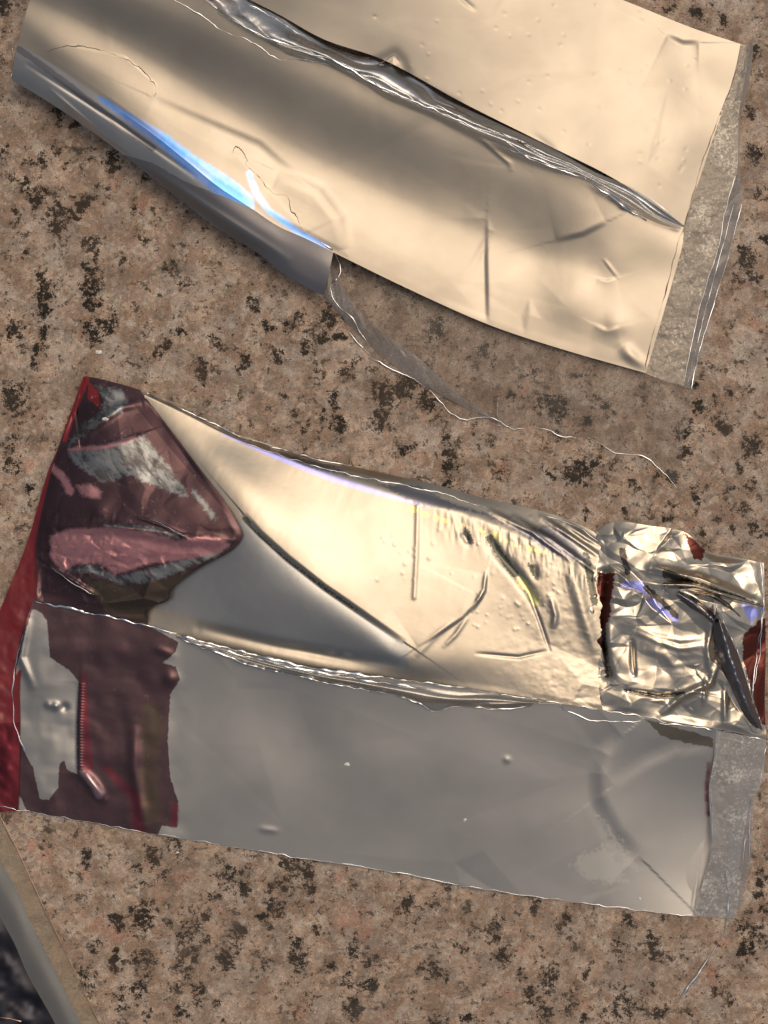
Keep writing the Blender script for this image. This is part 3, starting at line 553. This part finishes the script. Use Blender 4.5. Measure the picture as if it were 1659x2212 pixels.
# lower panel
PR_OUT = [(40, 1290), (75, 1300), (170, 1318), (330, 1356), (386, 1388), (378, 1410), (352, 1432), (380, 1440), (389, 1468), (368, 1500), (362, 1600), (368, 1680), (384, 1730), (383, 1787), (350, 1783), (338, 1812), (60, 1790), (40, 1742), (18, 1700), (-20, 1660), (-20, 1300)]
PR_SIL = [(88, 1322), (102, 1342), (108, 1420), (150, 1448), (170, 1472), (166, 1560), (167, 1672), (146, 1664), (138, 1642), (128, 1650), (126, 1700), (106, 1728), (86, 1726), (72, 1660), (50, 1620), (31, 1556), (31, 1460), (52, 1378), (70, 1315)]
def print_low(X, Y, U, V):
    a = inside(X, Y, PR_OUT); b = inside(X, Y, PR_SIL); b = np.maximum(b, inside(X, Y, [(-40, 1700), (20, 1708), (45, 1722), (62, 1760), (-40, 1760)]))
    return np.minimum(a, -b)
def frost(X, Y, U, V):
    a = inside(X, Y, [(1190, 1870), (1220, 1820), (1270, 1800), (1300, 1770), (1360, 1830), (1400, 1900), (1380, 1945), (1250, 1940)])
    b = inside(X, Y, [(1285, 1755), (1305, 1765), (1395, 1880), (1360, 1890)])
    return np.maximum(a-34, b)-6
def low2_dz(X, Y, U, V):
    e = np.sin(np.pi*np.clip(V, 0, 1))
    z = e*fbm(X, Y, 300, 2, 52)*4+fbm(X, Y, 120, 2, 55)*.3
    z += ledge(X, Y, [(1346, 1588), (1303, 1625), (1288, 1671), (1293, 1724), (1330, 1800), (1380, 1850)], 24, -6, 170)
    z -= .085*np.maximum(0, X-1290)*np.sin(np.pi*np.clip(V, 0, 1))*sstep(1285, 1330, X)
    z += ledge(X, Y, [(1543, 1612), (1458, 1618), (1389, 1650), (1325, 1697)], 22, -3, 80)
    z += bump(X, Y, 620, 1560, 130, -5)+crease(X, Y, [(560, 1790), (600, 1795)], 7, 1.2)
    z += crease(X, Y, [(1512, 1850), (1505, 1900), (1496, 1965)], 3, 2)
    z += bump(X, Y, 120, 1525, 8, 5)-bump(X, Y, 140, 1528, 8, 4)+bump(X, Y, 105, 1522, 7, 3)
    d, t, _ = pdist(X, Y, [(176, 1480), (172, 1560), (172, 1655)]); z += np.exp(-(d/6)**2)*(1+np.sin(Y*1.0)*1.5)
    z += ledge(X, Y, [(172, 1470), (168, 1560), (168, 1672)], 4, -5, 30)
    z += crease(X, Y, [(180, 1668), (205, 1700), (222, 1725)], 10, 9)
    z += bump(X, Y, 368, 1466, 15, 4)+crease(X, Y, [(335, 1400), (375, 1415)], 9, 2)
    z += crease(X, Y, [(290, 1560), (290, 1660), (310, 1780)], 12, 4)+crease(X, Y, [(60, 1330), (45, 1420), (70, 1480)], 8, 5)
    left = 1-sstep(360, 420, X); z += left*(fbm(X, Y, 60, 2, 58)*1.5+folds(X, Y, 110, 3, 6)*1.5)
    z += bump(X, Y, 1095, 1641, 7, 1.6)+facets(X, Y, (60, 1300, 1560, 1980), 70, .8, 304)
    return z
rows = [z_([(70, 1300), (170, 1318), (240, 1333)]+SEAM+[(1405, 1552), (1548, 1576)], 28, 34, 40, 46, 54, 56, 56, 52, 40),
        z_([(40, 1400), (200, 1420), (400, 1455), (700, 1530), (1000, 1590), (1300, 1640), (1545, 1690)], 24, 30, 36, 42, 42, 38, 30),
        z_([(30, 1540), (200, 1580), (500, 1640), (900, 1710), (1250, 1770), (1538, 1820)], 16, 22, 26, 26, 24, 20),
        z_([(-5, 1742), (190, 1776), (320, 1800), (500, 1829), (700, 1862), (830, 1881), (990, 1913), (1203, 1944), (1389, 1968), (1500, 1980)], 4, 5, 6, 6, 6, 5)]
M_low = foil_mat('silver_foil_printed', base=(.37, .36, .345), rough=.40, film=.12, var=.08, grain=.2, micro=.5, dirt=.10,
                 layers=[('print', maroon, .3, .95, 7, 4.0), ('pinks', (.50, .33, .34), .3, 1.0, 8, 4.0), ('rose', (.20, .055, .07), .3, 1, 12, 6.0), ('brown', (.12, .085, .068), .35, 1, 30, 26.0), ('frost', (.44, .43, .405), .55, .85, 9, 40.0), ('olive', (.15, .135, .11), .4, .9, 14, 9.0)])
def dl(P, w0, w1=None):
    def f(X, Y, U, V):
        d, t, _ = pdist(X, Y, P); return w0+(0 if w1 is None else (w1-w0)*t)-d
    return f
patch('foil_panel', rows, 460, 200, M_low, lo, low2_dz, {'print': print_low, 'frost': frost,
      'pinks': dl([(178, 1668), (200, 1692), (215, 1715)], 5, 9), 'rose': lambda X, Y, U, V: np.maximum.reduce([dl([(182, 1460), (184, 1560), (190, 1655)], 7, 11)(X, Y, U, V), dl([(230, 1660), (290, 1720), (300, 1790)], 8, 14)(X, Y, U, V), dl([(378, 1740), (376, 1780)], 7)(X, Y, U, V), dl([(1531, 1650), (1526, 1700), (1530, 1760)], 3)(X, Y, U, V)]),
      'brown': dl([(330, 1540), (330, 1600), (320, 1700), (330, 1760)], 20), 'olive': lambda X, Y, U, V: np.maximum(-50, inside(X, Y, [(1395, 1555), (1420, 1560), (1543, 1596), (1540, 1616), (1480, 1604), (1428, 1588)]))})  # olive: shadow painted on the foil below the seam
# flap with the dark red print
FL = [(183, 812), (240, 824), (302, 842), (350, 905), (430, 1010), (490, 1090), (520, 1143), (524, 1162), (505, 1186), (450, 1216), (400, 1246), (362, 1276), (366, 1296), (320, 1312), (318, 1345), (240, 1333), (165, 1317), (78, 1298), (80, 1240), (78, 1170), (108, 1030), (125, 972)]
def flap_dz(X, Y, U, V):
    e = sstep(0, .05, U)*sstep(0, .05, 1-U)*sstep(0, .04, V)*sstep(0, .04, 1-V)
    z = facets(X, Y, (60, 800, 540, 1350), 34, 6, 21)+facets(X+fbm(X, Y, 30, 2, 4)*5, Y, (60, 800, 540, 1350), 150, 1.3, 25)+fbm(X, Y, 60, 2, 27)*.8
    z += crease(X, Y, [(140, 975), (190, 930), (260, 880), (310, 870)], 10, 6)
    z += ledge(X, Y, [(140, 978), (200, 965), (270, 950), (310, 935)], 7, 6, 40)
    z += crease(X, Y, [(110, 1140), (250, 1140), (400, 1165), (500, 1170)], 12, 7)+ledge(X, Y, [(110, 1140), (200, 1138), (330, 1150), (420, 1163)], 6, -5, 40)
    z += (facets(X, Y, (90, 1130, 520, 1240), 260, 1.2, 44, (1, 1.5, 0))*(1-sstep(35, 60, np.abs(Y-1185))))
    z += bump(X, Y, 215, 1105, 22, 3)+bump(X, Y, 190, 1060, 16, 2)+crease(X, Y, [(110, 1230), (150, 1250), (205, 1285)], 6, 6)
    z += crease(X, Y, [(300, 1118), (350, 1135), (410, 1165)], 4, 3)
    z += folds(X, Y, 22, 4, 33)*2.0*(1-sstep(60, 110, np.abs(Y-1190)))*(1-sstep(200, 330, X))
    return z*(.25+.75*e)
def silver_flap(X, Y, U, V):
    P1 = inside(X, Y, [(146, 978), (200, 966), (270, 948), (310, 942), (350, 988), (400, 1056), (405, 1072), (370, 1064), (322, 1044), (280, 1024), (225, 1044), (190, 1022), (155, 992)])
    P2 = inside(X, Y, [(208, 834), (262, 840), (275, 868), (262, 892), (232, 900), (150, 962), (140, 966), (178, 918), (222, 888), (226, 862)])
    P3 = dl([(418, 1062), (440, 1090), (463, 1118)], 5)(X, Y, U, V)
    P4 = inside(X, Y, [(150, 1232), (210, 1220), (250, 1245), (330, 1228), (400, 1206), (470, 1180), (500, 1176), (470, 1200), (400, 1230), (330, 1256), (260, 1262), (210, 1240)])
    P5 = dl([(230, 1135), (300, 1140), (380, 1158)], 5)(X, Y, U, V)
    return np.maximum.reduce([P1, P2, P3, P4, P5])
def pink_flap(X, Y, U, V):
    return np.maximum.reduce([inside(X, Y, [(110, 1158), (150, 1142), (240, 1138), (320, 1148), (380, 1168), (450, 1158), (500, 1174), (475, 1194), (400, 1208), (320, 1218), (250, 1242), (220, 1218), (165, 1218), (135, 1235), (108, 1204)]),
        dl([(112, 1010), (135, 1030), (152, 1062)], 8)(X, Y, U, V), inside(X, Y, [(165, 1048), (195, 1045), (220, 1062), (215, 1078), (180, 1072)]), dl([(150, 972), (230, 965), (290, 945)], 4)(X, Y, U, V)])
def dark_flap(X, Y, U, V):
    return inside(X, Y, [(170, 1240), (260, 1266), (340, 1254), (400, 1236), (480, 1196), (520, 1160), (470, 1212), (380, 1262), (366, 1296), (320, 1315), (318, 1345), (230, 1320)])
def red_flap(X, Y, U, V):
    return np.maximum(dl([(184, 818), (160, 880), (140, 950)], 10, 5)(X, Y, U, V), inside(X, Y, [(190, 822), (215, 850), (214, 880), (190, 862)]))
M_flap = foil_mat('printed_foil', base=(.095, .052, .058), rough=.32, film=.3, var=.25, grain=.6, micro=1.0,
                  layers=[('dark', (.075, .055, .042), .4, .9, 10, 4.0), ('silver', lambda m, d: m.mix(m.ss(m.noise(16, 6, .7, .3, (3, 3, 3), stretch=(1, .3), rot=-.75), .42, .62), (.27, .28, .28), (.10, .09, .09)), .38, 1.0, 10, 14.0), ('pinks', pinkc, .32, .9, 12, 8.0), ('red', redpaint, .35, .2, 8, 4.0)], dirt=.25)
left = [(183, 812, 8), (160, 880, 12), (125, 972, 20), (108, 1030, 24), (78, 1170, 28), (80, 1240, 30), (78, 1298, 32)]
mid1 = [(215, 818, 14), (215, 900, 36), (220, 980, 50), (220, 1060, 58), (215, 1150, 62), (200, 1240, 54), (170, 1318, 42)]
mid2 = [(262, 830, 22), (285, 920, 46), (320, 1010, 64), (355, 1090, 76), (370, 1160, 80), (330, 1240, 66), (250, 1333, 46)]
rgt = [(302, 842, 30), (352, 907, 46), (430, 1010, 66), (490, 1090, 82), (518, 1138, 88), (524, 1160, 88), (500, 1190, 84), (430, 1228, 76), (366, 1274, 66), (364, 1296, 60), (322, 1314, 56), (318, 1346, 52)]
patch('printed_flap', [left, mid1, mid2, rgt], 300, 220, M_flap, lo, flap_dz, {'silver': silver_flap, 'pinks': pink_flap, 'dark': dark_flap, 'red': red_flap})
# printed outer side showing along the left end
M_red = foil_mat('red_printed_foil', base=(.2, .02, .03), rough=.3, film=.6, layers=[('red', redpaint, .35, .15, 12, 5.0)], micro=2.5)
patch('printed_side', [z_([(180, 813), (125, 968), (104, 1018), (60, 1168), (25, 1258), (0, 1318), (-40, 1420), (-60, 1560), (-60, 1760)], 10, 12, 12, 10, 8),
                       z_([(184, 816), (142, 968), (118, 1022), (88, 1170), (92, 1240), (66, 1370), (44, 1466), (44, 1560), (40, 1750)], 12, 22, 24, 20, 10)], 240, 30, M_red, lo,
      lambda X, Y, U, V: fbm(X, Y, 40, 3, 71)*2.5*np.sin(np.pi*V), {'red': lambda X, Y, U, V: np.where(Y < 1560, 20, -20)-np.abs(Y-1300)*.01})
# crumpled right end
def end_dz(X, Y, U, V):
    e = (.6+.4*sstep(0, .06, V))*sstep(0, .04, 1-V)*(.5+.5*sstep(0, .05, 1-U))
    low_ = sstep(1350, 1500, Y)
    B = (1280, 1120, 1660, 1610)
    wx = X+fbm(X, Y, 40, 2, 3)*5; wy = Y+fbm(X, Y, 40, 2, 8)*5
    z = facets(wx, wy, B, 46, 15, 61)*(1-.6*low_)+facets(wx, wy, B, 150, 6.5, 65, (1, 1.9, .35))*(1-.2*low_)+facets(wx, wy, B, 520, 1.6, 66, (1, 1.6, -.3))+fbm(X, Y, 60, 2, 66)*2
    z += crease(X, Y, [(1404, 1226), (1514, 1251), (1649, 1306)], 9, 16)+ledge(X, Y, [(1434, 1263), (1494, 1271), (1587, 1296), (1649, 1311)], 5, 12, 28)
    z += crease(X, Y, [(1469, 1281), (1500, 1300), (1544, 1341)], 7, 12)
    z += crease(X, Y, [(1424, 1546), (1476, 1501), (1534, 1476), (1550, 1430)], 8, 11)+crease(X, Y, [(1351, 1491), (1419, 1503), (1476, 1498)], 5, -8)
    z += crease(X, Y, [(1536, 1343), (1530, 1400), (1534, 1456)], 8, 8)+crease(X, Y, [(1565, 1480), (1566, 1560)], 6, 6)+crease(X, Y, [(1525, 1460), (1520, 1520)], 5, 5)
    z += crease(X, Y, [(1365, 1385), (1366, 1430), (1370, 1460)], 5, -8)
    z += crease(X, Y, [(1302, 1240), (1296, 1320), (1300, 1400), (1310, 1455)], 13, -14, False)
    for k in range(5): z += crease(X, Y, [(1360+k*11, 1345+k*19), (1415+k*7, 1372+k*14), (1470-k*4, 1384+k*17), (1525-k*9, 1378+k*18)], 6+k, [2, 4, 2, 3, 1][k])
    return z*e
def red_end(X, Y, U, V):
    return np.maximum.reduce([inside(X, Y, [(1292, 1235), (1328, 1240), (1318, 1300), (1318, 1332), (1300, 1365), (1298, 1400), (1290, 1405), (1278, 1390), (1282, 1330)]),
        inside(X, Y, [(1478, 1150), (1500, 1166), (1522, 1186), (1516, 1215), (1496, 1205)]), inside(X, Y, [(1606, 1370), (1640, 1340), (1660, 1330), (1660, 1570), (1640, 1560), (1622, 1490), (1604, 1420)])])
def dark_end(X, Y, U, V):  # shade of the creases painted in as dark lines
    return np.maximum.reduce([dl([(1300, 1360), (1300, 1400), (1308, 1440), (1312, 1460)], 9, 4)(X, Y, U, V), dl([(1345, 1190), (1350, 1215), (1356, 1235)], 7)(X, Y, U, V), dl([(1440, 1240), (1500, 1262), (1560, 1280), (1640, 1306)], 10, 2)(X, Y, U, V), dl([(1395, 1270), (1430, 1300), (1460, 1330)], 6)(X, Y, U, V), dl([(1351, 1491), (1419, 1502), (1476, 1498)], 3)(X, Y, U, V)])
def blue_end(X, Y, U, V):  # blue sheen painted on a few facets
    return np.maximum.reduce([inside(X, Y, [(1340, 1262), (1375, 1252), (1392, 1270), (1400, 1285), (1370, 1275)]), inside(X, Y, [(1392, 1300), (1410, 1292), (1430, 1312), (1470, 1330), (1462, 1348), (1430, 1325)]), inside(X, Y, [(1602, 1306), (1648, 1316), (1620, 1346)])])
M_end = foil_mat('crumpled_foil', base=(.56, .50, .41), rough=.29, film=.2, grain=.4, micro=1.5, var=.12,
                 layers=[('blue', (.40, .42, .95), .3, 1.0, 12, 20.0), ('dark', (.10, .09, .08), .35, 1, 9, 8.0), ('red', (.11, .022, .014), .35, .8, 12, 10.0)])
rows = [[(1270, 1160, 12), (1325, 1128, 22), (1400, 1135, 30), (1480, 1150, 30), (1530, 1192, 22), (1590, 1204, 14), (1650, 1216, 8)],
        [(1262, 1240, 26), (1335, 1240, 52), (1430, 1255, 62), (1520, 1270, 60), (1600, 1290, 38), (1652, 1300, 18)],
        [(1258, 1330, 30), (1340, 1330, 58), (1450, 1330, 66), (1540, 1340, 60), (1600, 1370, 40), (1654, 1400, 18)],
        [(1262, 1450, 36), (1350, 1440, 56), (1450, 1450, 58), (1540, 1460, 50), (1610, 1490, 32), (1652, 1510, 12)],
        [(1262, 1528, 42), (1405, 1552, 46), (1548, 1575, 34), (1600, 1585, 22), (1655, 1600, 8)]]
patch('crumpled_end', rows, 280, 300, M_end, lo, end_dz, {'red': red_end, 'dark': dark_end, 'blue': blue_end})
M_dkfold = foil_mat('dark_fold', base=(.22, .21, .24), rough=.28, film=.4, micro=2.5, grain=.8)
patch('folded_strip', [[(1541, 1304, 70), (1543, 1370, 66), (1552, 1410, 60), (1594, 1518, 44), (1632, 1572, 26)], [(1546, 1310, 84), (1562, 1370, 86), (1580, 1430, 80), (1612, 1520, 60), (1640, 1574, 32)], [(1544, 1302, 72), (1560, 1344, 72), (1594, 1413, 62), (1626, 1514, 44), (1647, 1577, 24)]], 120, 24, M_dkfold, lo,
      lambda X, Y, U, V: fbm(U*280, V*30, 20, 3, 5)*2.5*np.sin(np.pi*V))
M_brfold = foil_mat('bronze_fold', base=(.30, .26, .22), rough=.22, micro=2.5, grain=.6)
def spike(a, b, c, mat):      # a folded crest: two long edges and a raised middle
    patch('folded_crest', [a, b, c], 90, 16, mat, lo, lambda X, Y, U, V: fbm(U*200, V*20, 16, 3, 9)*1.6*np.sin(np.pi*V))
spike([(1430, 1258, 74), (1500, 1258, 72), (1580, 1284, 56), (1649, 1308, 26)], [(1431, 1263, 88), (1500, 1266, 88), (1580, 1290, 68), (1649, 1310, 30)], [(1434, 1270, 72), (1495, 1275, 70), (1580, 1297, 54), (1648, 1313, 25)], M_end_ := foil_mat('bright_crest', base=(.55, .5, .44), rough=.2, micro=2))
spike([(1466, 1276, 76), (1500, 1290, 76), (1546, 1330, 74)], [(1464, 1282, 86), (1496, 1303, 88), (1544, 1342, 82)], [(1462, 1288, 72), (1490, 1312, 70), (1540, 1348, 70)], M_dkfold)
spike([(1500, 1276, 72), (1550, 1285, 66), (1620, 1345, 30)], [(1500, 1280, 82), (1550, 1292, 76), (1617, 1348, 38)], [(1500, 1286, 70), (1545, 1300, 62), (1612, 1350, 28)], M_brfold)
# clear film standing along the slit
F1 = [(75, 1300), (170, 1318), (240, 1333), (320, 1353), (380, 1370), (500, 1402), (600, 1428), (700, 1447), (830, 1464), (937, 1477), (1171, 1513), (1290, 1532)]
F2 = [(380, 1376), (520, 1430), (640, 1460), (700, 1475), (850, 1500), (905, 1520), (938, 1536), (985, 1526), (1060, 1531), (1120, 1528), (1185, 1513)]
patch('slit_film', [z_(F1[4:], 60, 66, 68, 68, 64), z_([(381, 1373), (510, 1420), (640, 1452), (850, 1490), (940, 1505), (1060, 1515), (1235, 1522)], 64, 74, 78, 76, 66), z_(F2+[(1200, 1516), (1290, 1533)], 50, 54, 56, 56, 54)], 360, 20,
      M_lip := film_mat('lip_film', tint=(.9, .86, .8), haze=.30, gloss=.7, hazecol=(.78, .74, .68), metal=1, wr=60, wamp=1, rough=.2), lo, lambda X, Y, U, V: np.sin(np.pi*V)*(np.abs(np.sin(V*6.5+fbm(U*900, V*30, 220, 2, 5)*1.8))*6+fbm(U*900, V*60, 60, 2, 6)*.8))
lines('film_edge', [(z_(F1[:5], 34, 40, 50, 60, 64), 3.4), (z_(F1[2:5], 50, 66), 4.6), (z_(F1[4:9], 64, 72), 4.8), (z_([(400, 1384), (510, 1412), (620, 1440), (720, 1458), (820, 1474), (900, 1486)], 66, 76), 3.8), (z_(F1[8:], 72, 62), 1.7),
    (z_(F2[:5], 58, 64), 2.4), (z_(F2[4:], 62, 60), 2.0), (z_([(1200, 1515), (1225, 1535), (1270, 1553), (1330, 1560), (1385, 1557)], 56, 50), 1.8), (z_([(1290, 1532), (1405, 1550), (1440, 1560)], 62, 54), 1.8),
    (z_([(1425, 1562), (1500, 1570), (1548, 1578), (1600, 1588), (1657, 1600)], 50, 40, 16), 2.4), (z_([(1550, 1592), (1628, 1606)], 34, 20), 1.8), (z_([(1548, 1574), (1545, 1610), (1541, 1650)], 36, 28), 1.2),
    (z_([(-5, 1741), (190, 1775), (320, 1799), (500, 1828)], 6, 8), 1.0), (z_([(500, 1828), (700, 1861), (830, 1880), (990, 1912)], 8, 8), 1.0), (z_([(990, 1912), (1203, 1943), (1389, 1967), (1500, 1979)], 8, 7), 1.1),
    (z_([(50, 1370), (30, 1466), (30, 1556), (52, 1622)], 26, 20), 1.8), (z_([(112, 1225), (150, 1255), (205, 1285)], 56, 60), 1.4), (z_([(1641, 1213), (1649, 1306), (1641, 1368), (1624, 1516)], 14, 30, 24, 44), 1.6),
    (z_([(1650, 1318), (1640, 1420), (1626, 1516), (1650, 1560)], 24, 20, 30, 14), 1.3), (z_([(302, 842), (400, 886), (520, 942), (640, 980), (760, 1008)], 12, 8), 1.6),
    (z_([(520, 955), (700, 1012), (830, 1040), (960, 1068), (1060, 1100)], 24, 22), 1.4), (z_([(1544, 1300), (1562, 1342), (1596, 1412), (1628, 1514), (1652, 1585)], 80, 70, 40, 14), 1.3), (z_([(1434, 1262), (1432, 1272), (1445, 1284)], 78, 76), 1.6),
    (z_([(1180, 1115), (1240, 1135), (1290, 1168)], 14, 20), 1.6), (z_([(300, 1118), (350, 1133), (412, 1166)], 78, 82), .9)], M_bead, lo, r=1.8, jit=1.5, seed=7)
# right heat seal
patch('heat_seal', [z_([(1546, 1577), (1542, 1640), (1532, 1700), (1536, 1830), (1520, 1900), (1496, 1979)], 38, 34, 26, 20, 12, 7), z_([(1600, 1588), (1598, 1640), (1586, 1720), (1580, 1840), (1566, 1910), (1540, 1981)], 26, 24, 18, 12, 6), z_([(1655, 1600), (1650, 1660), (1642, 1700), (1618, 1740), (1604, 1860), (1590, 1984)], 10, 8, 6, 3)], 160, 40, M_seal2, lo, seal_dz)
patch('outer_film', [z_([(1575, 1750), (1572, 1850), (1568, 1960)], 12, 6), z_([(1628, 1720), (1622, 1860), (1598, 1965)], 5, 3)], 60, 16, M_film2, lo)
lines('film_edge', [(z_([(1656, 1600), (1648, 1640), (1640, 1700), (1625, 1722), (1618, 1860)], 12, 5), 1.2), (z_([(1570, 1870), (1572, 1940), (1570, 1984), (1564, 2016), (1495, 2122), (1463, 2165)], 6, 4), 2.6), (z_([(1622, 1725), (1604, 1870)], 8), 1.2), (z_([(1536, 1700), (1538, 1800), (1536, 1835)], 28, 20), 1.0)], M_bead, lo, jit=1.2, seed=9)
patch('clear_film', [z_([(330, 1800), (700, 1855), (1100, 1922), (1400, 1965), (1575, 1980)], 3), z_([(330, 1900), (700, 1960), (1100, 2010), (1350, 2040), (1566, 2018)], 5, 8), z_([(300, 2300), (700, 2300), (1100, 2300), (1300, 2290), (1420, 2230)], 3)], 200, 80,
      M_clear := film_mat('thin_clear_film', tint=(.98, .975, .97), haze=.018, gloss=.25, hazecol=(.5, .47, .44), wr=80, wamp=2, smudge=.06), lo, lambda X, Y, U, V: fbm(X, Y, 120, 3, 8)*2*np.sin(np.pi*V))
# backing sheets under both sachets
M_back = foil_mat('back_sheet', base=(.35, .34, .33), rough=.4)
patch('back_sheet', [z_([(400, 20), (900, 180), (1500, 480)], 2), z_([(100, 130), (700, 480), (1380, 760)], 2)], 40, 20, M_back, up)
patch('back_sheet', [z_([(330, 880), (900, 1060), (1300, 1180), (1610, 1240)], 2), z_([(60, 1700), (500, 1800), (1100, 1900), (1500, 1960)], 2)], 40, 20, M_back, lo)

# ================================================================== third packet, cut by the corner of the frame
third = thing('foil_sachet', 'dark sachet with a clear margin, only its corner showing at the lower left', 'sachet', 0, 0, 'torn open foil sachets')
E0 = [(-60, 1640), (0, 1760), (47, 1857), (94, 1960), (125, 2022), (172, 2122), (216, 2212), (250, 2290)]
E1 = [(-60, 1740), (0, 1860), (31, 1913), (62, 1985), (94, 2047), (134, 2129), (175, 2212), (205, 2290)]
E2 = [(-60, 1870), (0, 1982), (31, 2038), (59, 2104), (87, 2154), (119, 2212), (150, 2290)]
E3 = [(-300, 1990), (-250, 2080), (-200, 2160), (-120, 2240), (-90, 2290)]
patch('clear_margin', [z_(E0, 3), z_([((a[0]+b[0])/2, (a[1]+b[1])/2) for a, b in zip(E0, E1)], 7), z_(E1, 12)], 120, 16, film_mat('margin_film', tint=(.80, .74, .64), haze=.28, gloss=.3, hazecol=(.38, .33, .26), wr=50, wamp=2.5), third)
patch('foil_border', [z_(E1, 12), z_([((a[0]+b[0])/2+4, (a[1]+b[1])/2) for a, b in zip(E1, E2)], 15), z_(E2, 16)], 120, 24, foil_mat('grey_laminate', base=(.13, .134, .138), rough=.42, var=.08), third)
patch('printed_panel', [z_(E2, 16), z_([(-120, 1920), (-60, 2040), (-20, 2120), (30, 2200), (80, 2290)], 22), z_(E3, 22)], 120, 40, foil_mat('black_print', base=(.03, .03, .038), rough=.35, film=.1, var=.3, micro=.8), third,
      lambda X, Y, U, V: fbm(X, Y, 60, 3, 9)*4*sstep(0, .1, V))
lines('film_edge', [(z_([(-5, 1752), (47, 1856), (94, 1959), (125, 2021), (172, 2121), (222, 2224)], 5), .8), (z_([(-5, 2196), (30, 2203), (75, 2214)], 26), 1.8)], foil_mat('copper_edge', base=(.55, .36, .28), rough=.3), third, seed=12, jit=.5)
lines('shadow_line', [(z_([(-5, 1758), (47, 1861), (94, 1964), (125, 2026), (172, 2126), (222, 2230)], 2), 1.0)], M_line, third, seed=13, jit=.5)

# ================================================================== little flecks
def fleck(x, y, z, r, label, seed, colr=(.8, .8, .78)):
    rs = np.random.RandomState(seed); n = 9; vs = [(0, 0, .5*r)]; 
    for k in range(n):
        a = 2*math.pi*k/n; q = r*rs.uniform(.45, 1.15); vs.append((q*math.cos(a), q*math.sin(a)*.7, rs.uniform(0, .2)*r))
    for k in range(n): vs.append((vs[k+1][0]*.8, vs[k+1][1]*.8, -.15*r))
    fs = [(0, 1+k, 1+(k+1) % n) for k in range(n)]+[(1+k, 1+n+k, 1+n+(k+1) % n, 1+(k+1) % n) for k in range(n)]
    me = bpy.data.meshes.new('crumb'); me.from_pydata([(a*S, b*S, c*S) for a, b, c in vs], [], fs)
    o = link('crumb', me, M_crumb); zz = max(zat(lo, x, y), .5); p = world(x, y, zz+.5); o.location = tuple(p); o['label'] = label; o['category'] = 'crumb'; o['group'] = 'pale crumbs'
M_crumb = MT('crumb').set(Base_Color=(.8, .79, .76), Roughness=.5).m
fleck(228, 905, 48, 10, 'largest pale crumb, on the red printed flap', 1)
fleck(749, 1651, 36, 8, 'pale crumb on the middle of the grey foil panel', 2)
fleck(1004, 1771, 22, 6, 'pale crumb on the foil right of centre, below the white dot', 3)
fleck(383, 1842, 3, 4, 'tiny white crumb on the granite just below the foil', 4)
fleck(1382, 1941, 8, 5, 'white crumb near the bottom edge of the foil', 5)
fleck(212, 760, 4, 8, 'pale crumb on the granite above the red corner', 6)
